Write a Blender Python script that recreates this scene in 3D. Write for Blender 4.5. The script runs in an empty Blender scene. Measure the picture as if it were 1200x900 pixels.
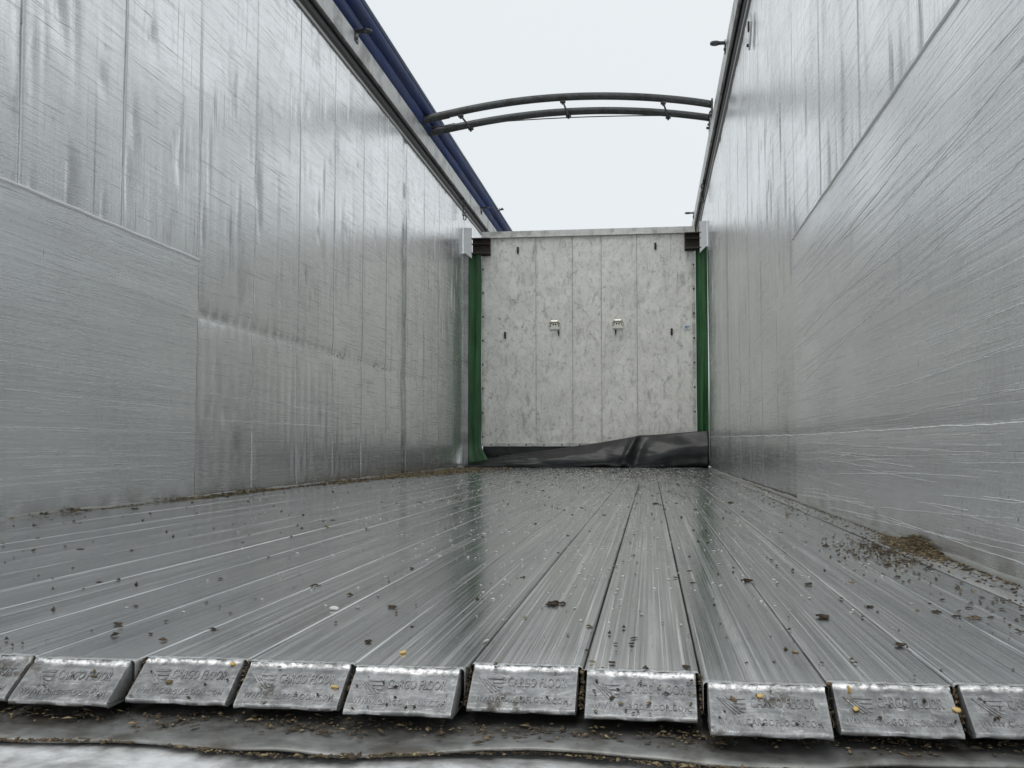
import bpy, bmesh, math, random
import numpy as np
from mathutils import Vector, Matrix, noise as mnoise
random.seed(7); rng = np.random.default_rng(11)
S = bpy.context.scene
COL = S.collection

# ------------------------------------------------------------------ camera
H = 0.213
cam_d = bpy.data.cameras.new('camera'); cam_d.lens = 36.0; cam_d.sensor_width = 36.0
cam_d.clip_start = 0.02; cam_d.clip_end = 500
cam = bpy.data.objects.new('camera', cam_d); COL.objects.link(cam)
yaw, pit = math.radians(7.6744), math.radians(3.4812)
cam.location = (0, 0, H)
cam.rotation_euler = (math.radians(90) + pit, 0, yaw)
S.camera = cam

# ------------------------------------------------------------------ world: Nishita sky under thick cloud
W = bpy.data.worlds.new('World'); S.world = W; W.use_nodes = True
nt = W.node_tree; nt.nodes.clear()
SUN_EL, SUN_AZ = 62, 200
out = nt.nodes.new('ShaderNodeOutputWorld'); bg = nt.nodes.new('ShaderNodeBackground')
sky = nt.nodes.new('ShaderNodeTexSky'); sky.sky_type = 'NISHITA'; sky.sun_disc = False
sky.sun_elevation = math.radians(SUN_EL); sky.sun_rotation = math.radians(SUN_AZ)
mix = nt.nodes.new('ShaderNodeMix'); mix.data_type = 'RGBA'; mix.inputs[0].default_value = 0.93
cl = nt.nodes.new('ShaderNodeMix'); cl.data_type = 'RGBA'
tc = nt.nodes.new('ShaderNodeTexCoord'); nz = nt.nodes.new('ShaderNodeTexNoise'); nz.inputs['Scale'].default_value = 1.6
nt.links.new(tc.outputs['Generated'], nz.inputs['Vector'])
nt.links.new(nz.outputs['Fac'], cl.inputs[0])
cl.inputs[6].default_value = (7.75, 8.2, 8.45, 1); cl.inputs[7].default_value = (8.5, 8.85, 9.0, 1)
nt.links.new(sky.outputs[0], mix.inputs[6]); nt.links.new(cl.outputs[2], mix.inputs[7])
sep = nt.nodes.new('ShaderNodeSeparateXYZ'); nt.links.new(tc.outputs['Generated'], sep.inputs[0])
mr = nt.nodes.new('ShaderNodeMapRange'); mr.inputs[1].default_value = -0.06; mr.inputs[2].default_value = 0.02
nt.links.new(sep.outputs[2], mr.inputs[0])
low = nt.nodes.new('ShaderNodeMix'); low.data_type = 'RGBA'; low.inputs[6].default_value = (2.6, 2.6, 2.5, 1)
nt.links.new(mr.outputs[0], low.inputs[0]); nt.links.new(mix.outputs[2], low.inputs[7])
nt.links.new(low.outputs[2], bg.inputs[0]); bg.inputs[1].default_value = 0.1
nt.links.new(bg.outputs[0], out.inputs[0])

# ------------------------------------------------------------------ sun (veiled by cloud)
sd = bpy.data.lights.new('sun', 'SUN'); sd.energy = 0.7; sd.angle = math.radians(35); sd.color = (1, 0.97, 0.93)
sun = bpy.data.objects.new('sun', sd); COL.objects.link(sun)
az = math.radians(SUN_AZ); el = math.radians(SUN_EL)
sdir = Vector((math.sin(az) * math.cos(el), math.cos(az) * math.cos(el), math.sin(el)))
sun.rotation_euler = sdir.to_track_quat('Z', 'Y').to_euler(); sun.location = (0, 0, 12)

S.view_settings.view_transform = 'Standard'; S.view_settings.look = 'None'
S.view_settings.exposure = 0.06; S.view_settings.gamma = 1.0
S.cycles.max_bounces = 12; S.cycles.glossy_bounces = 8; S.cycles.diffuse_bounces = 6
S.cycles.use_denoising = True

# ------------------------------------------------------------------ dimensions
XL, XR = -1.876, 0.577          # inner faces of the side walls
ZL, ZR = 2.60, 2.70             # where the walls meet the top rails
Y0, Y1 = 0.62, 13.4             # rear opening, front end
PITCH, X_EDGE = 0.111, 0.045    # floor slats

# ------------------------------------------------------------------ node helper
class N:
    def __init__(s, name):
        s.m = bpy.data.materials.new(name); s.m.use_nodes = True; s.t = s.m.node_tree; s.t.nodes.clear()
        s.o = s.t.nodes.new('ShaderNodeOutputMaterial'); s.b = s.t.nodes.new('ShaderNodeBsdfPrincipled')
        s.t.links.new(s.b.outputs[0], s.o.inputs[0]); s.tc = s.t.nodes.new('ShaderNodeTexCoord')
        s.obj = s.tc.outputs['Object']
    def lk(s, v, inp):
        if v is None: return
        if hasattr(v, 'is_output'): s.t.links.new(v, inp)
        else:
            if isinstance(v, (tuple, list)) and len(v) == 3 and len(inp.default_value) == 4: v = (*v, 1)
            inp.default_value = v
    def mp(s, scale=(1, 1, 1), rot=(0, 0, 0), loc=(0, 0, 0), v=None):
        n = s.t.nodes.new('ShaderNodeMapping'); n.inputs['Scale'].default_value = scale
        n.inputs['Rotation'].default_value = rot; s.lk(loc, n.inputs['Location']); s.lk(v or s.obj, n.inputs['Vector']); return n.outputs[0]
    def noise(s, scale=(1, 1, 1), det=3, rough=0.55, dist=0, sc=1, rot=(0, 0, 0), loc=(0, 0, 0), v=None):
        n = s.t.nodes.new('ShaderNodeTexNoise'); s.lk(s.mp(scale, rot, loc, v), n.inputs['Vector'])
        n.inputs['Scale'].default_value = sc; n.inputs['Detail'].default_value = det
        n.inputs['Roughness'].default_value = rough; n.inputs['Distortion'].default_value = dist; return n.outputs['Fac']
    def vor(s, scale=(1, 1, 1), feat='F1', rnd=1, rot=(0, 0, 0), out='Distance', v=None):
        n = s.t.nodes.new('ShaderNodeTexVoronoi'); n.feature = feat; n.inputs['Scale'].default_value = 1
        n.inputs['Randomness'].default_value = rnd; s.lk(s.mp(scale, rot, v=v), n.inputs['Vector']); return n.outputs[out]
    def mr(s, v, a, b, c=0, d=1, smooth=False):
        n = s.t.nodes.new('ShaderNodeMapRange'); s.lk(v, n.inputs[0])
        if smooth: n.interpolation_type = 'SMOOTHSTEP'
        for i, x in enumerate((a, b, c, d)): s.lk(x, n.inputs[1 + i])
        return n.outputs[0]
    def ma(s, op, a, b=None, c=None):
        n = s.t.nodes.new('ShaderNodeMath'); n.operation = op
        for i, x in enumerate((a, b, c)): s.lk(x, n.inputs[i])
        return n.outputs[0]
    def mix(s, f, a, b):
        n = s.t.nodes.new('ShaderNodeMix'); n.data_type = 'RGBA'; s.lk(f, n.inputs[0]); s.lk(a, n.inputs[6]); s.lk(b, n.inputs[7]); return n.outputs[2]
    def sep(s, v=None):
        n = s.t.nodes.new('ShaderNodeSeparateXYZ'); s.lk(v or s.obj, n.inputs[0]); return n.outputs
    def rnd(s):
        return s.t.nodes.new('ShaderNodeObjectInfo').outputs['Random']
    def bump(s, h, dist=0.001, strength=1.0, prev=None):
        n = s.t.nodes.new('ShaderNodeBump'); n.inputs['Distance'].default_value = dist; n.inputs['Strength'].default_value = strength
        s.lk(h, n.inputs['Height']); s.lk(prev, n.inputs['Normal']); return n.outputs[0]
    def set(s, base=None, rough=None, metal=None, normal=None, spec=None):
        for k, v in (('Base Color', base), ('Roughness', rough), ('Metallic', metal), ('Normal', normal), ('Specular IOR Level', spec)):
            if v is not None: s.lk(v, s.b.inputs[k])
        return s.m

def g(v): return (v, v, v)
def aluminium_wall(name, horiz, base=(0.93, 0.94, 0.94)):
    n = N(name)
    # long brushed and scraped lines along the trailer (y), upright streaks (z), blotches
    h1 = n.noise((1, 0.9, 260), 4, 0.6, 0.15); h2 = n.noise((1, 0.45, 55), 3, 0.6, 0.4, loc=(3, 1, 5), rot=(math.radians(3), 0, 0))
    v1 = n.noise((1, 55, 1.1), 4, 0.6, 0.2); v2 = n.noise((1, 14, 0.7), 3, 0.6, 0.3, loc=(1, 7, 2))
    blot = n.noise((1, 1.4, 2.2), 5, 0.6); d1 = n.noise((1, 2.2, 300), 3, 0.6, 0.3, rot=(math.radians(13), 0, 0), loc=(4, 4, 4))
    d2 = n.noise((1, 2.0, 240), 3, 0.6, 0.3, rot=(math.radians(-24), 0, 0), loc=(9, 4, 4))
    dark = n.ma('MAXIMUM', n.mr(d1, 0.62, 0.69), n.ma('MULTIPLY', n.mr(d2, 0.66, 0.72), 0.7))
    grit = n.noise((1, 60, 190), 4, 0.75); nick = n.mr(n.noise((1, 90, 14), 3, 0.6, 0.3, loc=(8, 8, 1)), 0.69, 0.74)
    vs = n.mr(v1, 0.56, 0.72); vs = n.ma('MULTIPLY', vs, n.mr(n.noise((1, 2, 2.5), 2), 0.45, 0.62))
    c = n.mix(n.mr(blot, 0.3, 0.75), base, tuple(x * 0.84 for x in base))
    c = n.mix(n.ma('MULTIPLY', n.mr(h1, 0.35, 0.75), 0.35 if horiz else 0.22), c, (0.90, 0.905, 0.905))
    c = n.mix(n.ma('MULTIPLY', n.mr(h2, 0.56, 0.75), 0.30), c, (0.50, 0.51, 0.515))
    c = n.mix(n.ma('MULTIPLY', dark, 0.35 if horiz else 0.55), c, (0.17, 0.17, 0.17))
    c = n.mix(n.ma('MULTIPLY', vs, 0.12 if horiz else 0.75), c, (0.22, 0.22, 0.215))
    c = n.mix(n.ma('MULTIPLY', n.mr(grit, 0.50, 0.72), 0.30), c, (0.40, 0.41, 0.41))
    c = n.mix(n.ma('MULTIPLY', nick, 0.65), c, (0.14, 0.14, 0.135))
    smg = n.ma('MULTIPLY', n.mr(n.noise((1, 7, 2.4), 4, 0.6, 0.5, loc=(6, 1, 3)), 0.56, 0.74), 0.16 if horiz else 0.42)
    c = n.mix(smg, c, (0.30, 0.30, 0.295))
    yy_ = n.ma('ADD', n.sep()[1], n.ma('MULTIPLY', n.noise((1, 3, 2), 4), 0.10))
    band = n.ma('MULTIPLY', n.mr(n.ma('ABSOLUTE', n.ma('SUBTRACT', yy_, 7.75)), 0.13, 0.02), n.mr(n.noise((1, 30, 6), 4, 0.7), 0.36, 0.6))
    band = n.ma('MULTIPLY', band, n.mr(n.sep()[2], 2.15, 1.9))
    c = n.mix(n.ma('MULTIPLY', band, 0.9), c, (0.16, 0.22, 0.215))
    # splashes of dirt low on the wall
    zz = n.sep()[2]
    sp = n.mr(n.vor((1, 34, 20)), 0.10, 0.06); sp = n.ma('MULTIPLY', sp, n.mr(n.noise((1, 3, 3), 3), 0.50, 0.62))
    sp = n.ma('MULTIPLY', sp, n.mr(zz, 0.5, 0.05))
    c = n.mix(n.ma('MULTIPLY', sp, 0.9), c, (0.07, 0.055, 0.04))
    hum = n.ma('MULTIPLY', n.mr(zz, 0.09, 0.0), n.mr(n.noise((1, 9, 9), 4), 0.35, 0.7))
    c = n.mix(n.ma('MULTIPLY', hum, 0.65), c, (0.16, 0.13, 0.10))
    r = n.mr(n.ma('ADD', h1, blot), 0.7, 1.4, 0.17, 0.33)
    hh = n.ma('ADD', n.ma('MULTIPLY', h1, 1.0 if horiz else 0.55), n.ma('MULTIPLY', h2, 1.2 if horiz else 0.6))
    vv = n.ma('ADD', n.ma('MULTIPLY', v1, 0.25 if horiz else 0.8), n.ma('MULTIPLY', v2, 0.3 if horiz else 1.2))
    bmp = n.bump(hh, 0.0007, 0.8); bmp = n.bump(vv, 0.0016, 0.8, bmp)
    bmp = n.bump(dark, -0.0009, 0.9, bmp); bmp = n.bump(grit, 0.0004, 0.8, bmp); bmp = n.bump(nick, -0.0015, 0.8, bmp)
    return n.set(c, r, 0.68 if horiz else 0.84, bmp)

def slat_metal():
    n = N('worn_slat_aluminium'); o = n.rnd()
    cb = n.t.nodes.new('ShaderNodeCombineXYZ'); n.lk(n.ma('MULTIPLY', o, 37.0), cb.inputs[0]); n.lk(n.ma('MULTIPLY', o, 91.0), cb.inputs[1])
    va = n.t.nodes.new('ShaderNodeVectorMath'); va.operation = 'ADD'; n.lk(n.obj, va.inputs[0]); n.lk(cb.outputs[0], va.inputs[1]); P = va.outputs[0]
    s1 = n.noise((900, 1.3, 1), 3, 0.6, 0.1, v=P); s2 = n.noise((300, 0.8, 1), 5, 0.7, 0.2, v=P); s3 = n.noise((60, 0.3, 1), 3, 0.6, 0.1, v=P)
    bl = n.noise((14, 1.6, 1), 6, 0.7, 0.6, v=P); fine = n.noise((160, 30, 1), 4, 0.7, v=P)
    x, y, z = n.sep()
    st = n.ma('ADD', n.ma('MULTIPLY', s1, 0.35), n.ma('ADD', n.ma('MULTIPLY', s2, 0.4), n.ma('MULTIPLY', s3, 0.25)))
    c = n.mix(n.mr(st, 0.43, 0.57), (0.22, 0.226, 0.23), (0.68, 0.69, 0.695))
    c = n.mix(n.ma('MULTIPLY', n.mr(s2, 0.575, 0.66), 0.7), c, (0.90, 0.91, 0.91))
    c = n.mix(n.ma('MULTIPLY', n.mr(s1, 0.56, 0.66), 0.6), c, (0.12, 0.125, 0.13))
    c = n.mix(n.ma('MULTIPLY', n.mr(s3, 0.55, 0.64), 0.55), c, (0.16, 0.165, 0.17))
    c = n.mix(n.ma('MULTIPLY', n.mr(s3, 0.44, 0.37), 0.5), c, (0.80, 0.81, 0.81))
    c = n.mix(n.ma('MULTIPLY', n.mr(bl, 0.50, 0.66), 0.5), c, (0.17, 0.175, 0.175))
    c = n.mix(n.ma('MULTIPLY', n.mr(fine, 0.62, 0.72), 0.35), c, (0.75, 0.75, 0.74))
    # bare worn metal along both long edges of the slat and at its rear end
    ex = n.mr(n.ma('ABSOLUTE', x), 0.0485, 0.0535)
    ex = n.ma('MULTIPLY', ex, n.mr(n.noise((24, 0.8, 1), 4, 0.75, v=P), 0.46, 0.60))
    c = n.mix(n.ma('MULTIPLY', ex, 0.75), c, (0.85, 0.85, 0.84))
    yy = n.ma('ADD', y, n.ma('MULTIPLY', n.noise((70, 40, 1), 4, 0.7, v=P), -0.02))
    ey = n.ma('MULTIPLY', n.mr(yy, 0.003, -0.006), n.mr(n.noise((120, 120, 1), 3, 0.7, v=P), 0.38, 0.52))
    c = n.mix(n.ma('MULTIPLY', ey, 0.9), c, (0.88, 0.88, 0.87))
    ew = n.mr(n.ma('ADD', y, n.ma('MULTIPLY', s2, -0.12)), 0.03, -0.05, 0, 0.4)
    c = n.mix(ew, c, (0.66, 0.66, 0.655))
    r = n.mr(n.ma('ADD', n.ma('MULTIPLY', st, 0.6), n.ma('MULTIPLY', bl, 0.4)), 0.40, 0.60, 0.09, 0.27)
    r = n.ma('ADD', r, n.ma('MULTIPLY', ey, 0.25))
    b = n.bump(n.ma('ADD', n.ma('MULTIPLY', s2, 1.0), n.ma('MULTIPLY', s1, 0.3)), 0.00014, 0.6)
    b = n.bump(fine, 0.00012, 0.5, b); b = n.bump(ey, 0.0008, 0.8, b)
    met = n.mr(n.ma('MAXIMUM', n.mr(s2, 0.55, 0.66), n.ma('MAXIMUM', n.mr(fine, 0.6, 0.72), n.mr(s3, 0.45, 0.37))), 0, 1, 0.86, 0.5)
    return n.set(c, r, met, b)

def cap_metal():
    n = N('cast_cap_aluminium'); o = n.rnd()
    cb = n.t.nodes.new('ShaderNodeCombineXYZ'); n.lk(n.ma('MULTIPLY', o, 53.0), cb.inputs[0]); n.lk(n.ma('MULTIPLY', o, 17.0), cb.inputs[2])
    va = n.t.nodes.new('ShaderNodeVectorMath'); va.operation = 'ADD'; n.lk(n.obj, va.inputs[0]); n.lk(cb.outputs[0], va.inputs[1]); P = va.outputs[0]
    b1 = n.noise((45, 45, 45), 5, 0.7, v=P); b2 = n.noise((170, 170, 170), 4, 0.7, v=P); b3 = n.noise((26, 26, 26), 3, 0.6, 0.6, v=P, loc=(5, 5, 5))
    sc = n.noise((30, 200, 300), 3, 0.7, 0.5, v=P, rot=(0, 0.5, 0))
    x, y, z = n.sep()
    c = n.mix(n.mr(b1, 0.35, 0.65), (0.20, 0.202, 0.204), (0.40, 0.403, 0.403))
    c = n.mix(n.ma('MULTIPLY', n.mr(n.noise((70, 70, 70), 4, 0.75, v=P, loc=(1, 8, 2)), 0.54, 0.66), 0.5), c, (0.62, 0.62, 0.615))
    c = n.mix(n.ma('MULTIPLY', n.mr(b2, 0.54, 0.72), 0.45), c, (0.13, 0.13, 0.127))
    c = n.mix(n.ma('MULTIPLY', n.mr(sc, 0.6, 0.68), 0.45), c, (0.6, 0.6, 0.59))
    top = n.mr(n.ma('ADD', z, n.ma('MULTIPLY', b1, 0.012)), 0.0015, 0.0045)
    top = n.ma('MULTIPLY', top, n.mr(b2, 0.40, 0.52))
    c = n.mix(n.ma('MULTIPLY', top, 0.9), c, (0.90, 0.90, 0.89))
    low = n.mr(n.ma('ADD', z, n.ma('MULTIPLY', b1, -0.02)), -0.048, -0.054)
    ex = n.mr(n.ma('ABSOLUTE', n.ma('ADD', x, n.ma('MULTIPLY', n.ma('SUBTRACT', b1, 0.5), 0.006))), 0.0485, 0.0515)
    c = n.mix(n.ma('MULTIPLY', ex, 0.35), c, (0.6, 0.6, 0.59))
    dirt = n.mr(b3, 0.60, 0.70); dirt = n.ma('MULTIPLY', dirt, n.mr(b2, 0.42, 0.55))
    c = n.mix(n.ma('MULTIPLY', dirt, 0.85), c, (0.10, 0.075, 0.045))
    r = n.mr(b2, 0.3, 0.7, 0.30, 0.48); r = n.ma('ADD', r, n.ma('MULTIPLY', dirt, 0.3))
    b = n.bump(b2, 0.0009, 0.7); b = n.bump(sc, 0.0005, 0.7, b); b = n.bump(dirt, 0.0008, 1, b)
    return n.set(c, r, n.mr(dirt, 0, 1, 0.8, 0.0), b)

def simple(name, base, rough, metal=0.0, var=0.25, sc=30, bumpd=0.0006, dirt=None, dsc=9):
    n = N(name); a = n.noise((sc, sc, sc), 5, 0.65); b = n.noise((dsc, dsc, dsc), 4, 0.6, 0.4, loc=(3, 2, 1))
    c = n.mix(n.mr(a, 0.3, 0.7), tuple(x * (1 - var) for x in base), tuple(min(1, x * (1 + var)) for x in base))
    if dirt: c = n.mix(n.ma('MULTIPLY', n.mr(b, 0.48, 0.66), 0.75), c, dirt)
    return n.set(c, n.mr(a, 0.3, 0.7, rough * 0.85, min(1, rough * 1.15)), metal, n.bump(a, bumpd, 0.7))

def bulkhead_metal():
    n = N('scuffed_bulkhead_sheet')
    warp = n.t.nodes.new('ShaderNodeTexNoise'); n.lk(n.mp((2.2, 2.2, 2.2)), warp.inputs['Vector']); warp.inputs['Scale'].default_value = 1; warp.inputs['Detail'].default_value = 4
    va = n.t.nodes.new('ShaderNodeVectorMath'); va.operation = 'MULTIPLY_ADD'
    n.lk(warp.outputs['Color'], va.inputs[0]); va.inputs[1].default_value = (0.9, 0.0, 0.9); n.lk(n.obj, va.inputs[2]); P = va.outputs[0]
    e = n.vor((11, 1, 4.2), 'DISTANCE_TO_EDGE', v=P); e2 = n.vor((21, 1, 8), 'DISTANCE_TO_EDGE', v=P, rot=(0, 0.5, 0))
    m1 = n.mr(n.noise((13, 1, 9), 3), 0.50, 0.66); m2 = n.mr(n.noise((17, 1, 11), 3, loc=(9, 0, 3)), 0.50, 0.66)
    sc = n.ma('MAXIMUM', n.ma('MULTIPLY', n.mr(e, 0.026, 0.004), m1), n.ma('MULTIPLY', n.mr(e2, 0.03, 0.004), m2))
    bl = n.noise((3.0, 1, 2.2), 6, 0.65, 0.5); vst = n.noise((40, 1, 1.6), 4, 0.6); dk = n.noise((15, 1, 5), 5, 0.65, 0.5, loc=(2, 2, 7)); drip = n.noise((34, 1, 0.9), 4, 0.65, 0.15, loc=(5, 2, 7)); wide = n.noise((1.6, 1, 1.2), 3)
    c = n.mix(n.mr(bl, 0.32, 0.68), (0.80, 0.785, 0.735), (0.95, 0.935, 0.88))
    c = n.mix(n.ma('MULTIPLY', n.mr(vst, 0.5, 0.72), 0.15), c, (0.84, 0.84, 0.82))
    c = n.mix(n.ma('MULTIPLY', n.ma('MULTIPLY', n.mr(dk, 0.54, 0.80), n.mr(wide, 0.36, 0.55)), 1.0), c, (0.19, 0.185, 0.17))
    c = n.mix(n.ma('MULTIPLY', n.mr(drip, 0.56, 0.74), 0.22), c, (0.36, 0.35, 0.32))
    mot = n.noise((28, 1, 20), 5, 0.75, 0.8)
    c = n.mix(n.ma('MULTIPLY', n.mr(mot, 0.50, 0.68), 0.5), c, (0.34, 0.335, 0.305))
    c = n.mix(n.ma('MULTIPLY', n.mr(n.sep()[2], 0.6, 0.25), n.mr(n.noise((7, 1, 5), 5, 0.7), 0.45, 0.65, 0, 0.25)), c, (0.34, 0.33, 0.31))
    c = n.mix(n.ma('MULTIPLY', sc, 0.6), c, (0.13, 0.125, 0.115))
    b = n.bump(sc, -0.002, 0.8); b = n.bump(mot, 0.002, 0.5, b); b = n.bump(dk, 0.006, 0.6, b); b = n.bump(vst, 0.002, 0.5, b)
    return n.set(c, n.mr(bl, 0.3, 0.7, 0.38, 0.55), 0.12, b)

def fabric(name, base, rough, sc=(6, 6, 2)):
    n = N(name); a = n.noise(sc, 5, 0.6, 0.4); f_ = n.noise((90, 90, 90), 3)
    c = n.mix(n.mr(a, 0.3, 0.7), tuple(x * 0.55 for x in base), tuple(x * 1.35 for x in base))
    c = n.mix(n.ma('MULTIPLY', n.mr(f_, 0.62, 0.75), 0.3), c, g(0.3))
    return n.set(c, n.mr(a, 0.3, 0.7, rough * 0.8, rough * 1.1), 0.0, n.bump(a, 0.02, 0.5))

M = {
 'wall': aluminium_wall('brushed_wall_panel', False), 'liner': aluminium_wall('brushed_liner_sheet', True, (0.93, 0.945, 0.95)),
 'slat': slat_metal(), 'cap': cap_metal(), 'bulk': bulkhead_metal(),
 'score': simple('bare_scored_metal', (0.95, 0.955, 0.955), 0.45, 0.1, 0.04),
 'rail': simple('aluminium_rail', (0.50, 0.50, 0.485), 0.45, 0.6, 0.2, 14, 0.0008, (0.20, 0.195, 0.18), 5),
 'seal': simple('dark_seal_and_shade', (0.022, 0.023, 0.022), 0.6, 0.0, 0.4, 40),
 'strip': simple('light_seal_bead', (0.33, 0.33, 0.31), 0.5, 0.4, 0.2, 30),
 'blue': fabric('blue_tarpaulin', (0.002, 0.024, 0.125), 0.75, (8, 1.5, 8)),
 'blue_edge': fabric('pale_blue_roll_edge', (0.03, 0.055, 0.11), 0.6, (8, 1.5, 8)),
 'green': fabric('green_tarpaulin', (0.034, 0.125, 0.042), 0.5, (9, 3, 1.6)),
 'rubber': fabric('black_rubber_sheet', (0.009, 0.0095, 0.010), 0.33, (3, 3, 9)),
 'steel': simple('dark_galvanised_steel', (0.085, 0.09, 0.09), 0.42, 0.7, 0.35, 60, 0.0006, (0.05, 0.045, 0.04)),
 'rust': simple('rusty_steel', (0.085, 0.075, 0.068), 0.65, 0.5, 0.4, 60, 0.001, (0.07, 0.038, 0.022), 25),
 'shiny': simple('bright_latch_metal', (0.62, 0.60, 0.54), 0.28, 0.9, 0.2, 80),
 'bolt': simple('dark_bolt_steel', (0.05, 0.045, 0.04), 0.5, 0.6, 0.3, 90),
 'trim': simple('light_aluminium_trim', (0.68, 0.675, 0.65), 0.42, 0.4, 0.15, 25, 0.0006, (0.32, 0.31, 0.28), 8),
 'white': simple('white_plate', (0.72, 0.73, 0.73), 0.4, 0.3, 0.08, 20),
 'sticker': simple('white_sticker', (0.78, 0.80, 0.84), 0.5, 0, 0.04),
 'print': simple('blue_grey_print', (0.25, 0.31, 0.42), 0.6, 0, 0.05),
 'base': simple('dark_subframe', (0.03, 0.028, 0.025), 0.8, 0.0, 0.5, 50),
 'sill': simple('dull_sill_sheet', (0.25, 0.25, 0.24), 0.45, 0.6, 0.4, 30, 0.0012, (0.075, 0.062, 0.042), 16),
 'sillp': simple('scraped_sill_profile', (0.88, 0.88, 0.87), 0.45, 0.5, 0.25, 40, 0.002, (0.34, 0.34, 0.33), 22),
 'soil': simple('dark_damp_soil', (0.075, 0.058, 0.038), 0.9, 0, 0.5, 160, 0.002),
 'tan': simple('tan_husk', (0.22, 0.16, 0.085), 0.8, 0, 0.4, 120, 0.001),
 'straw': simple('chopped_straw', (0.27, 0.215, 0.12), 0.8, 0, 0.45, 70, 0.001),
 'brown': simple('brown_plant_litter', (0.10, 0.072, 0.04), 0.85, 0, 0.5, 70, 0.001),
 'pale': simple('pale_whitish', (0.72, 0.71, 0.66), 0.6, 0, 0.15, 90, 0.0005),
 'corn': simple('yellow_grain', (0.72, 0.50, 0.19), 0.5, 0, 0.2, 200, 0.0003),
}

# ------------------------------------------------------------------ mesh helpers
def new_obj(name, me, parent=None, loc=(0, 0, 0), rot=(0, 0, 0)):
    o = bpy.data.objects.new(name, me); COL.objects.link(o); o.parent = parent; o.location = loc; o.rotation_euler = rot; return o
def tag(o, label=None, cat=None, group=None, kind=None):
    if label: o['label'] = label
    if cat: o['category'] = cat
    if group: o['group'] = group
    if kind or cat: o['kind'] = kind or 'thing'
    return o
def thing(name, label, cat, loc=(0, 0, 0), group=None, rot=(0, 0, 0)):
    o = new_obj(name, None, None, loc, rot); o.empty_display_size = 0.1; return tag(o, label, cat, group)
def pydata(name, V, F, mats, smooth=False, mi=None):
    me = bpy.data.meshes.new(name); me.from_pydata([tuple(v) for v in V], [], [tuple(f) for f in F])
    for m in (mats if isinstance(mats, list) else [mats]): me.materials.append(m)
    if smooth: me.shade_smooth()
    if mi is not None: me.polygons.foreach_set('material_index', np.array(mi, dtype=np.int32))
    me.update(); return me
def grid_mesh(name, P, mat, smooth=True, flip=False):
    a, b = P.shape[:2]; V = P.reshape(-1, 3)
    i = np.arange(a - 1)[:, None] * b + np.arange(b - 1)[None, :]
    F = np.stack([i, i + 1, i + b + 1, i + b], -1).reshape(-1, 4)
    if flip: F = F[:, ::-1]
    me = bpy.data.meshes.new(name); me.vertices.add(len(V)); me.vertices.foreach_set('co', V.astype(np.float32).ravel())
    me.loops.add(F.size); me.loops.foreach_set('vertex_index', F.astype(np.int32).ravel())
    me.polygons.add(len(F)); me.polygons.foreach_set('loop_start', np.arange(0, F.size, 4, dtype=np.int32))
    me.materials.append(mat); me.update(calc_edges=True); me.validate()
    if smooth: me.shade_smooth()
    else: me.shade_flat()
    return me
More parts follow.
